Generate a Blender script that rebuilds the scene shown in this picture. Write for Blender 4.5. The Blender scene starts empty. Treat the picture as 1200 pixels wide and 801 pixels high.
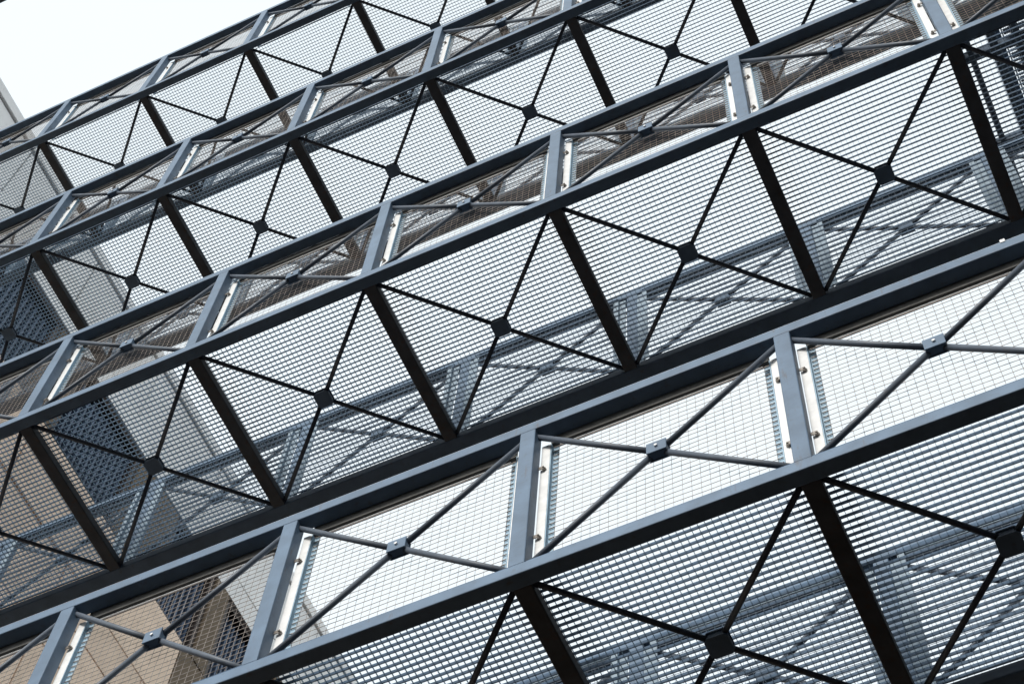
import bpy, bmesh, math, random
from mathutils import Vector, Matrix
random.seed(7)
SC = bpy.context.scene
COL = SC.collection
R = math.radians

# ------------------------------------------------------------------ camera
ZB = 7.224                       # underside of the lowest walkway above the ground
cd = bpy.data.cameras.new('camera'); cam = bpy.data.objects.new('camera', cd); COL.objects.link(cam)
RT = Vector((0.90572659, 0.42071929, 0.05152311))
DN = Vector((-0.3589495, 0.82597693, -0.43464625))
FW = Vector((-0.22542096, 0.37517647, 0.89912625))
M = Matrix((RT, -DN, -FW)).transposed().to_4x4()
M.translation = Vector((0.70868721, -3.1626775, ZB - 5.62392369))
cam.matrix_world = M
cd.sensor_width = 36; cd.lens = 67.2; cd.clip_start = 0.05; cd.clip_end = 5000
SC.camera = cam

# ------------------------------------------------------------------ sky, sun, exposure
SUN_EL, SUN_AZ = R(32), R(184)   # azimuth clockwise from +Y: front-left of the walkways
w = bpy.data.worlds.new('World'); SC.world = w; w.use_nodes = True
nt = w.node_tree; nt.nodes.clear()
out = nt.nodes.new('ShaderNodeOutputWorld'); bg = nt.nodes.new('ShaderNodeBackground')
sky = nt.nodes.new('ShaderNodeTexSky'); sky.sky_type = 'NISHITA'; sky.sun_disc = False
sky.sun_elevation = SUN_EL; sky.sun_rotation = SUN_AZ; sky.dust_density = 3.0
hs = nt.nodes.new('ShaderNodeHueSaturation'); hs.inputs['Saturation'].default_value = 0.35
mx = nt.nodes.new('ShaderNodeMixRGB'); mx.inputs[0].default_value = 0.78
# even high cloud, very faintly mottled, over the clear-sky light
tcw = nt.nodes.new('ShaderNodeTexCoord'); nw = nt.nodes.new('ShaderNodeTexNoise'); nw.inputs['Scale'].default_value = 2.6; nw.inputs['Detail'].default_value = 5
rw = nt.nodes.new('ShaderNodeMixRGB'); rw.inputs[1].default_value = (5.15, 5.75, 6.05, 1); rw.inputs[2].default_value = (5.65, 6.1, 6.35, 1)
nt.links.new(tcw.outputs['Generated'], nw.inputs['Vector']); nt.links.new(nw.outputs['Fac'], rw.inputs[0]); nt.links.new(rw.outputs[0], mx.inputs[2])
nt.links.new(sky.outputs[0], hs.inputs['Color']); nt.links.new(hs.outputs[0], mx.inputs[1])
nt.links.new(mx.outputs[0], bg.inputs[0]); nt.links.new(bg.outputs[0], out.inputs[0])
bg.inputs[1].default_value = 0.12
sd = bpy.data.lights.new('sun', 'SUN'); so = bpy.data.objects.new('sun', sd); COL.objects.link(so)
sd.energy = 1.5; sd.angle = R(14); sd.color = (1.0, 0.96, 0.9)
sdir = Vector((math.sin(SUN_AZ)*math.cos(SUN_EL), math.cos(SUN_AZ)*math.cos(SUN_EL), math.sin(SUN_EL)))
so.rotation_euler = sdir.to_track_quat('Z', 'Y').to_euler(); so.location = sdir*60
SC.view_settings.view_transform = 'Standard'; SC.view_settings.look = 'None'
SC.view_settings.gamma = 1; SC.view_settings.exposure = 0.82

# ------------------------------------------------------------------ materials
def mat(name, col, rough=0.5, metal=0.0, var=0.25, scale=6.0, bump=0.0, stain=None, stain_amt=0.0, obvar=0.0, rust=0.0):
    m = bpy.data.materials.new(name); m.use_nodes = True
    n = m.node_tree.nodes; l = m.node_tree.links; b = n['Principled BSDF']
    tc = n.new('ShaderNodeTexCoord')
    geo = n.new('ShaderNodeNewGeometry')
    no = n.new('ShaderNodeTexNoise'); no.inputs['Scale'].default_value = scale; no.inputs['Detail'].default_value = 6
    l.new(geo.outputs['Position'], no.inputs['Vector'])
    rp = n.new('ShaderNodeValToRGB')
    rp.color_ramp.elements[0].position = 0.3; rp.color_ramp.elements[1].position = 0.7
    lo = [c*(1-var) for c in col]; hi = [min(1, c*(1+var)) for c in col]
    rp.color_ramp.elements[0].color = (*lo, 1); rp.color_ramp.elements[1].color = (*hi, 1)
    l.new(no.outputs['Fac'], rp.inputs[0])
    src = rp.outputs[0]
    if stain:
        n2 = n.new('ShaderNodeTexNoise'); n2.inputs['Scale'].default_value = scale*4.3; n2.inputs['Detail'].default_value = 8
        l.new(geo.outputs['Position'], n2.inputs['Vector'])
        r2 = n.new('ShaderNodeValToRGB'); r2.color_ramp.elements[0].position = 0.56; r2.color_ramp.elements[1].position = 0.74
        r2.color_ramp.elements[1].color = (stain_amt,)*3 + (1,)
        l.new(n2.outputs['Fac'], r2.inputs[0])
        mm = n.new('ShaderNodeMixRGB'); mm.inputs[2].default_value = (*stain, 1)
        l.new(r2.outputs[0], mm.inputs[0]); l.new(src, mm.inputs[1]); src = mm.outputs[0]
    if rust:
        mp = n.new('ShaderNodeMapping'); mp.inputs['Scale'].default_value = (26, 26, 5)
        l.new(geo.outputs['Position'], mp.inputs['Vector'])
        n4 = n.new('ShaderNodeTexNoise'); n4.inputs['Scale'].default_value = 1.0; n4.inputs['Detail'].default_value = 9; n4.inputs['Roughness'].default_value = 0.65
        l.new(mp.outputs[0], n4.inputs['Vector'])
        r4 = n.new('ShaderNodeValToRGB'); r4.color_ramp.elements[0].position = 0.60; r4.color_ramp.elements[1].position = 0.72
        r4.color_ramp.elements[1].color = (rust,)*3 + (1,)
        l.new(n4.outputs['Fac'], r4.inputs[0])
        m4 = n.new('ShaderNodeMixRGB'); m4.inputs[2].default_value = (0.10, 0.065, 0.04, 1)
        l.new(r4.outputs[0], m4.inputs[0]); l.new(src, m4.inputs[1]); src = m4.outputs[0]
    if obvar:
        oi = n.new('ShaderNodeObjectInfo'); mr = n.new('ShaderNodeMapRange')
        mr.inputs[3].default_value = 1-obvar; mr.inputs[4].default_value = 1+obvar
        l.new(oi.outputs['Random'], mr.inputs[0])
        mu = n.new('ShaderNodeMixRGB'); mu.blend_type = 'MULTIPLY'; mu.inputs[0].default_value = 1
        l.new(src, mu.inputs[1]); l.new(mr.outputs[0], mu.inputs[2]); src = mu.outputs[0]
    l.new(src, b.inputs['Base Color'])
    b.inputs['Specular IOR Level'].default_value = 0.3; b.inputs['Roughness'].default_value = rough; b.inputs['Metallic'].default_value = metal
    if bump:
        n3 = n.new('ShaderNodeTexNoise'); n3.inputs['Scale'].default_value = 160; n3.inputs['Detail'].default_value = 3
        l.new(geo.outputs['Position'], n3.inputs['Vector'])
        bp = n.new('ShaderNodeBump'); bp.inputs['Strength'].default_value = bump; bp.inputs['Distance'].default_value = 0.002
        l.new(n3.outputs['Fac'], bp.inputs['Height']); l.new(bp.outputs[0], b.inputs['Normal'])
    return m

STEEL = mat('blue_grey_paint', (0.112, 0.17, 0.247), 0.5, 0, 0.16, 9, 0.12, (0.10, 0.14, 0.185), 0.65, 0.07, 0.5)
ROD = mat('rod_paint', (0.095, 0.115, 0.145), 0.45, 0, 0.15, 14, 0.08, (0.09, 0.08, 0.075), 0.5)
DARK = mat('shade_darkened_paint', (0.075, 0.083, 0.095), 0.6, 0, 0.25, 8, 0.15, (0.11, 0.06, 0.038), 0.55, 0.1, 0.5)  # steel paint darkened to stand for underside shade, plus real rust stains
HEM = mat('dull_hem_strip', (0.10, 0.10, 0.095), 0.55, 0, 0.2, 20)
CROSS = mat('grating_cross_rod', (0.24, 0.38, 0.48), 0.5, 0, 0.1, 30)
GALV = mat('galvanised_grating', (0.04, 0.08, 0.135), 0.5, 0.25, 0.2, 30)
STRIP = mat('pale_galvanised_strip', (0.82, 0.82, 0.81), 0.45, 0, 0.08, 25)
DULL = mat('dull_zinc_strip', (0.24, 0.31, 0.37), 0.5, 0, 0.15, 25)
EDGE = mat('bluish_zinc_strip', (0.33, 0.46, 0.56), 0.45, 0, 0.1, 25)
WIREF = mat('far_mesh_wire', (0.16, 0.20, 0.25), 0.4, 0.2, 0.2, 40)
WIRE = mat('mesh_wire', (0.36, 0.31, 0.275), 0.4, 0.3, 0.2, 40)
BOLT = mat('bolt_zinc', (0.30, 0.27, 0.24), 0.35, 0.5, 0.2, 60)
BEIGE = mat('beige_stone', (0.90, 0.70, 0.54), 0.85, 0, 0.10, 3, 0.3, (0.80, 0.62, 0.48), 0.4, 0.10, 0.35)
OLIVE = mat('olive_stone_recess_shade', (0.16, 0.12, 0.08), 0.85, 0, 0.12, 4, 0.3, None, 0, 0.08)  # stone colour darkened to stand for the shaded recess around the windows
PALE = mat('pale_concrete', (0.9, 0.89, 0.87), 0.85, 0, 0.07, 2, 0.3, (0.7, 0.69, 0.67), 0.4, 0.05, 0.18)
GLASS = mat('dark_blue_glazing', (0.012, 0.02, 0.04), 0.12, 0, 0.1, 2)
LOUV = mat('louvre_slate', (0.07, 0.105, 0.17), 0.5, 0, 0.15, 6)
FRAME = mat('dark_bronze_frame', (0.05, 0.035, 0.028), 0.5, 0, 0.15, 6)
DCONC = mat('dark_concrete', (0.10, 0.10, 0.105), 0.9, 0, 0.2, 1.5, 0.3)
GROUND = mat('ground_paving', (0.014, 0.0085, 0.006), 0.95, 0, 0.2, 0.6, 0.3)

GROUND.node_tree.nodes['Principled BSDF'].inputs['Specular IOR Level'].default_value = 0.0   # dry, matt

# ------------------------------------------------------------------ mesh helpers
def box(bm, x0, x1, y0, y1, z0, z1, bev=0.0, seg=2):
    vs = [bm.verts.new((x, y, z)) for x in (x0, x1) for y in (y0, y1) for z in (z0, z1)]
    f = [(0,1,3,2), (4,6,7,5), (0,4,5,1), (2,3,7,6), (0,2,6,4), (1,5,7,3)]
    fs = [bm.faces.new([vs[i] for i in q]) for q in f]
    if bev:
        es = list({e for a in fs for e in a.edges})
        bmesh.ops.bevel(bm, geom=es, offset=bev, segments=seg, affect='EDGES', profile=0.5)

def tube(bm, pts, r, n=8, cap=True, jit=0.0):
    pts = [Vector(p) for p in pts]; rings = []
    for i, p in enumerate(pts):
        t = (pts[min(i+1, len(pts)-1)] - pts[max(i-1, 0)]).normalized()
        u = t.cross(Vector((0.13, 0.41, 0.9))).normalized(); v = t.cross(u)
        rings.append([bm.verts.new(p + r*(math.cos(2*math.pi*k/n)*u + math.sin(2*math.pi*k/n)*v)) for k in range(n)])
    for a, b in zip(rings, rings[1:]):
        for k in range(n): bm.faces.new((a[k], a[(k+1) % n], b[(k+1) % n], b[k]))
    if cap: bm.faces.new(rings[0][::-1]); bm.faces.new(rings[-1])

def mesh(name, bm, m, smooth=False):
    bmesh.ops.recalc_face_normals(bm, faces=bm.faces)
    me = bpy.data.meshes.new(name); bm.to_mesh(me); bm.free(); me.materials.append(m)
    if smooth:
        for p in me.polygons: p.use_smooth = True
    return me
def put(name, me, parent=None, loc=(0,0,0)):
    o = bpy.data.objects.new(name, me); COL.objects.link(o)
    if parent: o.parent = parent
    o.location = loc
    return o
def empty(name, label, cat, loc, group=None):
    o = bpy.data.objects.new(name, None); COL.objects.link(o); o.location = loc
    o['label'] = label; o['category'] = cat
    if group: o['group'] = group
    return o
def shape(name, m, *boxes, bev=0.0, smooth=False):
    bm = bmesh.new()
    for b in boxes: box(bm, *b, bev=bev)
    return mesh(name, bm, m, smooth)

def extrude(bm, prof, axis, a, b):
    # closed 2-D profile swept along x ('x': profile is y,z) or z ('z': profile is x,y)
    def v(p, t): return bm.verts.new((t, p[0], p[1]) if axis == 'x' else (p[0], p[1], t))
    A = [v(p, a) for p in prof]; B = [v(p, b) for p in prof]; n = len(prof)
    bm.faces.new(A); bm.faces.new(B)
    for i in range(n): bm.faces.new((A[i], A[(i+1) % n], B[(i+1) % n], B[i]))
def frame_ring(bm, axis, a0, a1, b0, b1, t, c0, c1):
    # rectangular frame of width t; axis is the direction of its depth c0..c1
    def v(a, b, c): return bm.verts.new((a, b, c) if axis == 'z' else (c, a, b))
    q = []
    for c in (c0, c1):
        q.append([v(*p, c) for p in ((a0,b0),(a1,b0),(a1,b1),(a0,b1))])
        q.append([v(*p, c) for p in ((a0+t,b0+t),(a1-t,b0+t),(a1-t,b1-t),(a0+t,b1-t))])
    o0, i0, o1, i1 = q
    for k in range(4):
        j = (k+1) % 4
        for l, m in ((o0, i0), (o0, o1), (o1, i1), (i0, i1)): bm.faces.new((l[k], l[j], m[j], m[k]))
# ------------------------------------------------------------------ walkway dimensions (metres)
P, W, WT, HN, HF = 1.07, 1.1215, 1.14, 1.105, 1.07            # bay, width, top of the railing above the underside
CH, CD, PW, BW = 0.063, 0.0626, 0.033, 0.0356
C0, C1 = -7, 3                           # first and last post
XL, XR = -7.96, C1*P + 0.04
LEVELS = [0.0, 3.521, 7.014, 10.52]

def side(y, far): return WT - y if far else y
def ybox(far, x0, x1, y0, y1, z0, z1):
    a, b = sorted((side(y0, far), side(y1, far))); return (x0, x1, a, b, z0, z1)

ME = {}
for far in (False, True):
    k = 'far' if far else 'near'; H = HF if far else HN
    ME['chord', far] = shape('bottom_chord_'+k, STEEL, ybox(far, XL, XR, 0, WT-W+CD if far else CD, 0, CH), bev=0.005)
    ME['rail', far] = shape('top_rail_'+k, STEEL, ybox(far, XL, XR, 0, CD, H-CH, H), bev=0.005)
    ME['post', far] = shape('post_'+k, STEEL, ybox(far, -PW, PW, 0.0005, CD-0.002, CH-0.001, H-CH+0.001), bev=0.004)
    # diagonal rods of one bay: from each corner to the middle plate
    yr = side(0.034, far); zc = H/2
    for q, (sx, sz) in enumerate(((-1,-1), (-1,1), (1,-1), (1,1))):
        bm = bmesh.new()
        a = Vector((sx*(P/2-PW+0.004), yr, zc+sz*(H/2-CH-0.016))); b = Vector((sx*0.028, yr, zc+sz*0.022))
        tube(bm, [a, a.lerp(b, .5), b], 0.0125, 10)
        ME['rod', far, q] = mesh('railing_brace_rod_'+k, bm, ROD, True)
    bm = bmesh.new()
    box(bm, *ybox(far, -0.040, 0.040, 0.010, 0.016, zc-0.036, zc+0.036), bev=0.0015, seg=1)
    box(bm, *ybox(far, -0.037, 0.037, 0.016, 0.046, zc-0.033, zc+0.033), bev=0.002, seg=1)
    box(bm, *ybox(far, -0.040, 0.040, 0.046, 0.052, zc-0.036, zc+0.036), bev=0.0015, seg=1)
    ME['plate', far] = mesh('brace_plate_'+k, bm, STEEL)
    bm = bmesh.new()
    tube(bm, [(0, side(0.010, far), zc), (0, side(0.003, far), zc)], 0.007, 6)
    ME['plate_hole_stud', far] = mesh('plate_hole_stud_'+k, bm, STRIP)  # pale stud added in place of a hole that shows sky
    # galvanised edging that clamps the wire mesh behind the posts
    z0, z1 = CH+0.012, H-CH-0.048
    sy = lambda y: side(y, far)
    bm = bmesh.new()
    zt = H-CH
    extrude(bm, [(sy(0.0645), zt+0.012), (sy(0.0645), zt-0.046), (sy(0.090), zt-0.046), (sy(0.090), zt-0.043), (sy(0.0675), zt-0.043), (sy(0.0675), zt+0.012)], 'x', -P/2+0.0745, P/2-0.0745)
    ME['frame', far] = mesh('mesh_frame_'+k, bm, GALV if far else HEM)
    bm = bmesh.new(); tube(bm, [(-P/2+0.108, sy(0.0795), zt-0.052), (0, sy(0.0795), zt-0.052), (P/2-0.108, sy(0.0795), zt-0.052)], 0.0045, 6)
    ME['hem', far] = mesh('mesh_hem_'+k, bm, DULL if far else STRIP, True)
    ME['foot', far] = shape('mesh_foot_'+k, GALV, ybox(far, -P/2+0.108, P/2-0.108, 0.083, 0.086, z0-0.010, z0+0.010))
    for s in (-1, 1):
        xa, xb = sorted((s*(P/2-PW-0.003), s*(P/2-0.073)))
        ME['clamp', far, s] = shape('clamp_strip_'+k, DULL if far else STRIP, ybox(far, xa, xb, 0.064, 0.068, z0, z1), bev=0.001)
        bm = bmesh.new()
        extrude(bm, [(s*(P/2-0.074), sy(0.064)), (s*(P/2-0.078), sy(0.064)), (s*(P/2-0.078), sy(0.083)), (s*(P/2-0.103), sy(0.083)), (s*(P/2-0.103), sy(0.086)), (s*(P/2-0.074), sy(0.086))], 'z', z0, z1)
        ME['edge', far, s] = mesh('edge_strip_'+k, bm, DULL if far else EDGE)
        bm = bmesh.new(); bx = s*(P/2-0.054)
        tube(bm, [(bx, side(0.064, far), 0), (bx, side(0.055, far), 0)], 0.009, 6)
        tube(bm, [(bx, side(0.055, far), 0), (bx, side(0.046, far), 0)], 0.005, 6)
        box(bm, *ybox(far, *sorted((bx-s*0.002, bx+s*0.024)), 0.050, 0.0535, -0.010, 0.010))
        ME['bolt', far, s] = mesh('clamp_bolt_'+k, bm, BOLT)
    for var in range(3):
        rnd = random.Random(var*11+far); bm = bmesh.new()
        xe = P/2-0.082; nz = 27; nx = 25
        for i in range(nz):
            z = z0+0.018+(z1-z0-0.03)*i/(nz-1); sag = rnd.uniform(-0.003, 0.002); tilt = rnd.uniform(-0.001, 0.001)
            pts = [(xe*t, side(0.078+0.0012*math.sin(9*t+i), far), z+sag*(1-t*t)+tilt*t) for t in (-1, -.7, -.35, 0, .35, .7, 1)]
            tube(bm, pts, 0.00125, 4, False)
            for s in (-1, 1):                                   # hooked wire ends
                tube(bm, [(s*xe, side(0.0785, far), z+tilt*s), (s*(xe-0.022), side(0.0785, far), z+tilt*s)], 0.0024, 4)
        for j in range(nx):
            x = -xe+0.022+(2*xe-0.044)*j/(nx-1); bow = rnd.uniform(-0.0015, 0.0015)
            tube(bm, [(x, side(0.0812, far), z0), (x+bow, side(0.0812, far), (z0+z1)/2), (x, side(0.0812, far), z1)], 0.0010, 4, False)
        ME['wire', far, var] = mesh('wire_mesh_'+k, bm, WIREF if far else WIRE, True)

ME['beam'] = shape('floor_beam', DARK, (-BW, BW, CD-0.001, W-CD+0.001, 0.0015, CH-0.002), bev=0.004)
zf = 0.0281
for q, (sx, sy) in enumerate(((-1,-1), (-1,1), (1,-1), (1,1))):
    bm = bmesh.new()
    a = Vector((sx*(P/2-BW-0.002), W/2+sy*(W/2-CD-0.012), zf)); b = Vector((sx*0.03, W/2+sy*0.03, zf))
    tube(bm, [a, a.lerp(b, .5), b], 0.012, 10)
    ME['frod', q] = mesh('floor_brace_rod', bm, ROD, True)
bm = bmesh.new()
for za, zb in ((zf-0.020, zf-0.013), (zf-0.013, zf+0.013), (zf+0.013, zf+0.020)):
    e = 0.046 if abs(za-zf) > .0131 or za > zf else 0.042
    c = 0.014; ring = [(e, -e+c), (e, e-c), (e-c, e), (-e+c, e), (-e, e-c), (-e, -e+c), (-e+c, -e), (e-c, -e)]
    lo = [bm.verts.new((x, W/2+y, za)) for x, y in ring]; hi = [bm.verts.new((x, W/2+y, zb)) for x, y in ring]
    bm.faces.new(lo); bm.faces.new(hi)
    for i in range(8): bm.faces.new((lo[i], lo[(i+1)%8], hi[(i+1)%8], hi[i]))
ME['fplate'] = mesh('floor_brace_plate', bm, STEEL)
# floor grating of one bay
ZG0, ZG1 = CH+0.002, CH+0.0225
gx, gy0, gy1 = P/2-0.004, 0.012, W-0.012
bm = bmesh.new(); frame_ring(bm, 'z', -gx, gx, gy0, gy1, 0.003, ZG0, ZG1); ME['gframe'] = mesh('grating_frame', bm, GALV)
bm = bmesh.new(); nb = 42
for i in range(1, nb):
    y = gy0+(gy1-gy0)*i/nb; box(bm, -gx+.003, gx-.003, y-0.0008, y+0.0008, ZG0, ZG1)
for j in range(1, 40):
    x = -gx+2*gx*j/40; box(bm, x-0.0005, x+0.0005, gy0+.003, gy1-.003, ZG1-0.010, ZG1-0.0005)
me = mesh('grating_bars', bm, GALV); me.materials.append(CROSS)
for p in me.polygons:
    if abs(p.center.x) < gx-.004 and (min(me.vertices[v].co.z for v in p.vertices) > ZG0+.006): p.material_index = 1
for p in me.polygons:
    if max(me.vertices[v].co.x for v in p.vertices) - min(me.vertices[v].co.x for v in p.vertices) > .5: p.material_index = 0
ME['gbars'] = me

# ------------------------------------------------------------------ the four walkways
LABELS = ['lowest steel walkway, its mesh railing large against white sky at the bottom',
          'second steel walkway from the bottom, spanning the middle of the photo',
          'third steel walkway from the bottom, thin railing above the middle one',
          'topmost steel walkway, highest and smallest, open sky above its top rail']
def stuff(o): o['kind'] = 'stuff'; return o
JR = random.Random(3)
def jit(o, t=0.0015, r=0.0):
    o.location += Vector((JR.uniform(-t, t), JR.uniform(-t*.4, t*.4), JR.uniform(-t*.3, t*.3)))
    return o
for lv, zl in enumerate(LEVELS):
    wk = empty('steel_walkway', LABELS[lv], 'walkway', (0, 0, ZB+zl), 'stacked steel walkways')
    for far in (False, True):
        put('bottom_chord', ME['chord', far], wk); put('top_rail', ME['rail', far], wk)
        for c in range(C0, C1+1): put('railing_post', ME['post', far], wk, (c*P, 0, 0))
        for c in range(C0, C1):
            L = ((c+.5)*P, 0, 0)
            for q in range(4): put('railing_brace_rod', ME['rod', far, q], wk, L)
            pl = jit(put('brace_plate', ME['plate', far], wk, L), 0.004); put('bolt', ME['plate_hole_stud', far], pl)  # the pale stud here stands for sky seen through the plate
            fr = jit(put('mesh_panel', ME['frame', far], wk, L), 0.002)
            stuff(put('wire_mesh', ME['wire', far, random.randrange(3)], fr))
            put('hem_strip', ME['hem', far], fr); put('foot_strip', ME['foot', far], fr)
            for s in (-1, 1):
                put('clamp_strip', ME['clamp', far, s], fr); put('edge_strip', ME['edge', far, s], fr)
                for z in (0.30, 0.80): put('bolt', ME['bolt', far, s], fr, (0, 0, z))
    for c in range(C0, C1+1): put('floor_beam', ME['beam'], wk, (c*P, 0, 0))
    for c in range(C0, C1):
        L = ((c+.5)*P, 0, 0)
        for q in range(4): put('floor_brace_rod', ME['frod', q], wk, L)
        jit(put('floor_brace_plate', ME['fplate'], wk, L), 0.004)
        g = jit(put('grating_panel', ME['gframe'], wk, L), 0.003); stuff(put('grating_bars', ME['gbars'], g))
    if lv == 0:                                              # bolted joint in the top rail at the right edge of the photo
        put('rail_joint', shape('rail_joint', STRIP, (0.885, 0.905, -0.003, 0.03, HN-0.012, HN+0.012), bev=.001), wk)
    g = put('end_plate', shape('end_plate', STEEL, (XL-0.02, XL, -0.03, W+0.03, -0.03, 0.16), bev=.002), wk)

# ------------------------------------------------------------------ building on the left
BX = -8.0
def zz(z): return z + ZB
bld = empty('stone_building', 'beige and pale stone building at the left ends of the walkways', 'building', (BX, 5, 0))
def bput(name, m, *bx, bev=0.0, lab=None):
    o = put(name, shape(name, m, *bx, bev=bev), bld, (-BX, -5, 0))
    if lab: o['label'] = lab
    return o
Y0, Y1 = -1.4, 14.0
bput('wall', PALE, (BX-7, BX-0.32, Y0+.02, Y1-.02, 0, zz(13.78)))
bput('roof', DCONC, (BX-7, BX-0.3, Y0+.02, Y1-.02, zz(13.785), zz(13.9)))
bput('coping', PALE, (BX-0.4, BX+0.03, Y0, Y1, zz(13.80), zz(14.0)), bev=.01)
WIN = [(1.2, 2.25), (2.72, 3.95), (4.75, 5.62), (5.9, 7.0), (7.3, 8.4), (8.7, 9.8)]
# stone facing, panel by panel, 12 mm open joints
rows = [(6.4, 7.5), (7.5, 8.5), (8.5, 9.07), (9.07, 9.62), (9.62, 10.72), (10.72, 12.22), (12.22, 12.63), (12.63, 13.79)]
for ri, (za, zb) in enumerate(rows):
    m = BEIGE if ri < 5 else PALE
    if ri == 5:
        segs = []; y = Y0
        for a, b in WIN: segs.append((y, a)); y = b
        segs.append((y, Y1)); segs = [q for a, b in segs for q in ([(a, b)] if b-a < 1.8 else [(a+(b-a)*i/3, a+(b-a)*(i+1)/3) for i in range(3)])]
    else:
        off = 0.0 if ri % 2 else 0.72; segs = []; y = Y0
        n = y + 0.72 + off*0.5
        while y < Y1:
            segs.append((y, min(n, Y1))); y = n; n += 1.44
    for a, b in segs:
        mm = OLIVE if (ri == 4 and 5.2 < (a+b)/2 < 6.9) or (ri == 5 and a > 2.2 and b < 9) else m
        d = random.uniform(-0.008, 0.008)
        bput('stone_panel', mm, (BX-0.3, BX+d, a+0.009, b-0.009, zz(za)+0.009, zz(zb)-0.009), bev=.004)
bput('wall', DCONC, (BX-0.319, BX-0.301, Y0, Y1, 0.0, zz(13.77)))
bput('wall', BEIGE, (BX-0.3, BX-0.002, Y0, Y1, 0.0, zz(6.39)))
for a, b in WIN:
    wb = bmesh.new(); frame_ring(wb, 'x', a+.004, b-.004, zz(10.725), zz(12.215), 0.06, BX-0.26, BX-0.03)
    f = put('window', mesh('window_frame', wb, FRAME), bld, (-BX, -5, 0))
    put('pane', shape('pane', GLASS, (BX-0.24, BX-0.23, a+.066, b-.066, zz(10.79), zz(12.15))), f)
    n = int((b-a-.12)/0.075)
    sl = shape('louvre_fin', LOUV, (-0.05, 0.05, -0.012, 0.012, 0, 1.35))
    for i in range(n):
        put('louvre_fin', sl, f, (BX-0.15, a+.06+(b-a-.12)*(i+.5)/n, zz(10.795)))

# gutter beam under the roof edge, in the top left corner of the photo
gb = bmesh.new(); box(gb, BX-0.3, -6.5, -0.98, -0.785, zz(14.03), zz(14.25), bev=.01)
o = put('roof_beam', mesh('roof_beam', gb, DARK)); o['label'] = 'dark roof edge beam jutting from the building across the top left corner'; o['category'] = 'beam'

# ------------------------------------------------------------------ cross walkway behind, on the right
cw = empty('cross_walkway', 'dark cross walkway with dense grating behind the railings at the right edge', 'walkway', (1.25, 1.2, zz(7.014)))
def cput(name, m, *bx, bev=0.0):
    return put(name, shape(name, m, *bx, bev=bev), cw, (-1.25, -1.2, -zz(7.014)))
zc = zz(7.014)
for x0, x1 in ((1.215, 1.262), (1.288, 1.325), (1.44, 1.495), (1.60, 1.655), (2.75, 2.805)):
    cput('side_beam', STEEL, (x0, x1, 1.15, 6.2, zc, zc+0.12), bev=.004)
for y in (1.155, 1.40, 2.07, 2.9, 3.8, 4.7, 5.6):
    cput('cross_beam', STEEL, (1.2625, 2.7495, y, y+.055, zc+.003, zc+.10), bev=.003)
for x in (1.215, 2.735):
    cput('support_column', STEEL, (x+.003, x+.067, 6.08, 6.15, 0, zc-0.002), bev=.004)
gbm = bmesh.new()
for i in range(190):
    y = 1.16+5.0*i/190; box(gbm, 1.56, 2.80, y-.0015, y+.0015, zc+.125, zc+.165)
for i in range(48):
    x = 1.57+1.22*i/47; box(gbm, x-.0015, x+.0015, 1.155, 6.17, zc+.122, zc+.1245)
gf = cput('grating_panel', GALV, (1.55, 1.556, 1.15, 6.2, zc+.122, zc+.167), (2.804, 2.81, 1.15, 6.2, zc+.122, zc+.167))
stuff(put('grating_bars', mesh('cross_grating_bars', gbm, GALV), gf))
for x in (1.58, 2.78):
    for y in (1.2, 2.4, 3.6, 4.8, 6.0):
        cput('railing_post', STEEL, (x-.025, x+.025, y, y+.05, zc+.17, zc+1.2), bev=.003)
    cput('top_rail', STEEL, (x-.03, x+.03, 1.17, 6.1, zc+1.2, zc+1.26), bev=.004)

# ------------------------------------------------------------------ unseen tower added to shade the post sides; also carries the right ends
rb = empty('shade_tower', 'unseen dark tower at the right ends, added to shade the post sides', 'building', (XR+3, -1.5, 0))
put('wall', shape('shade_tower_wall', DCONC, (XR+0.02, XR+6, -5.0, 1.8, 0, zz(13.4)), bev=.02), rb, (-XR-3, 1.5, 0))
put('roof', shape('shade_tower_roof', DCONC, (XR+0.1, XR+5.9, -4.9, 1.7, zz(13.402), zz(13.6))), rb, (-XR-3, 1.5, 0))

# ------------------------------------------------------------------ ground
bm = bmesh.new(); bmesh.ops.create_grid(bm, x_segments=8, y_segments=8, size=1500)
g = put('ground', mesh('ground', bm, GROUND)); g['kind'] = 'structure'
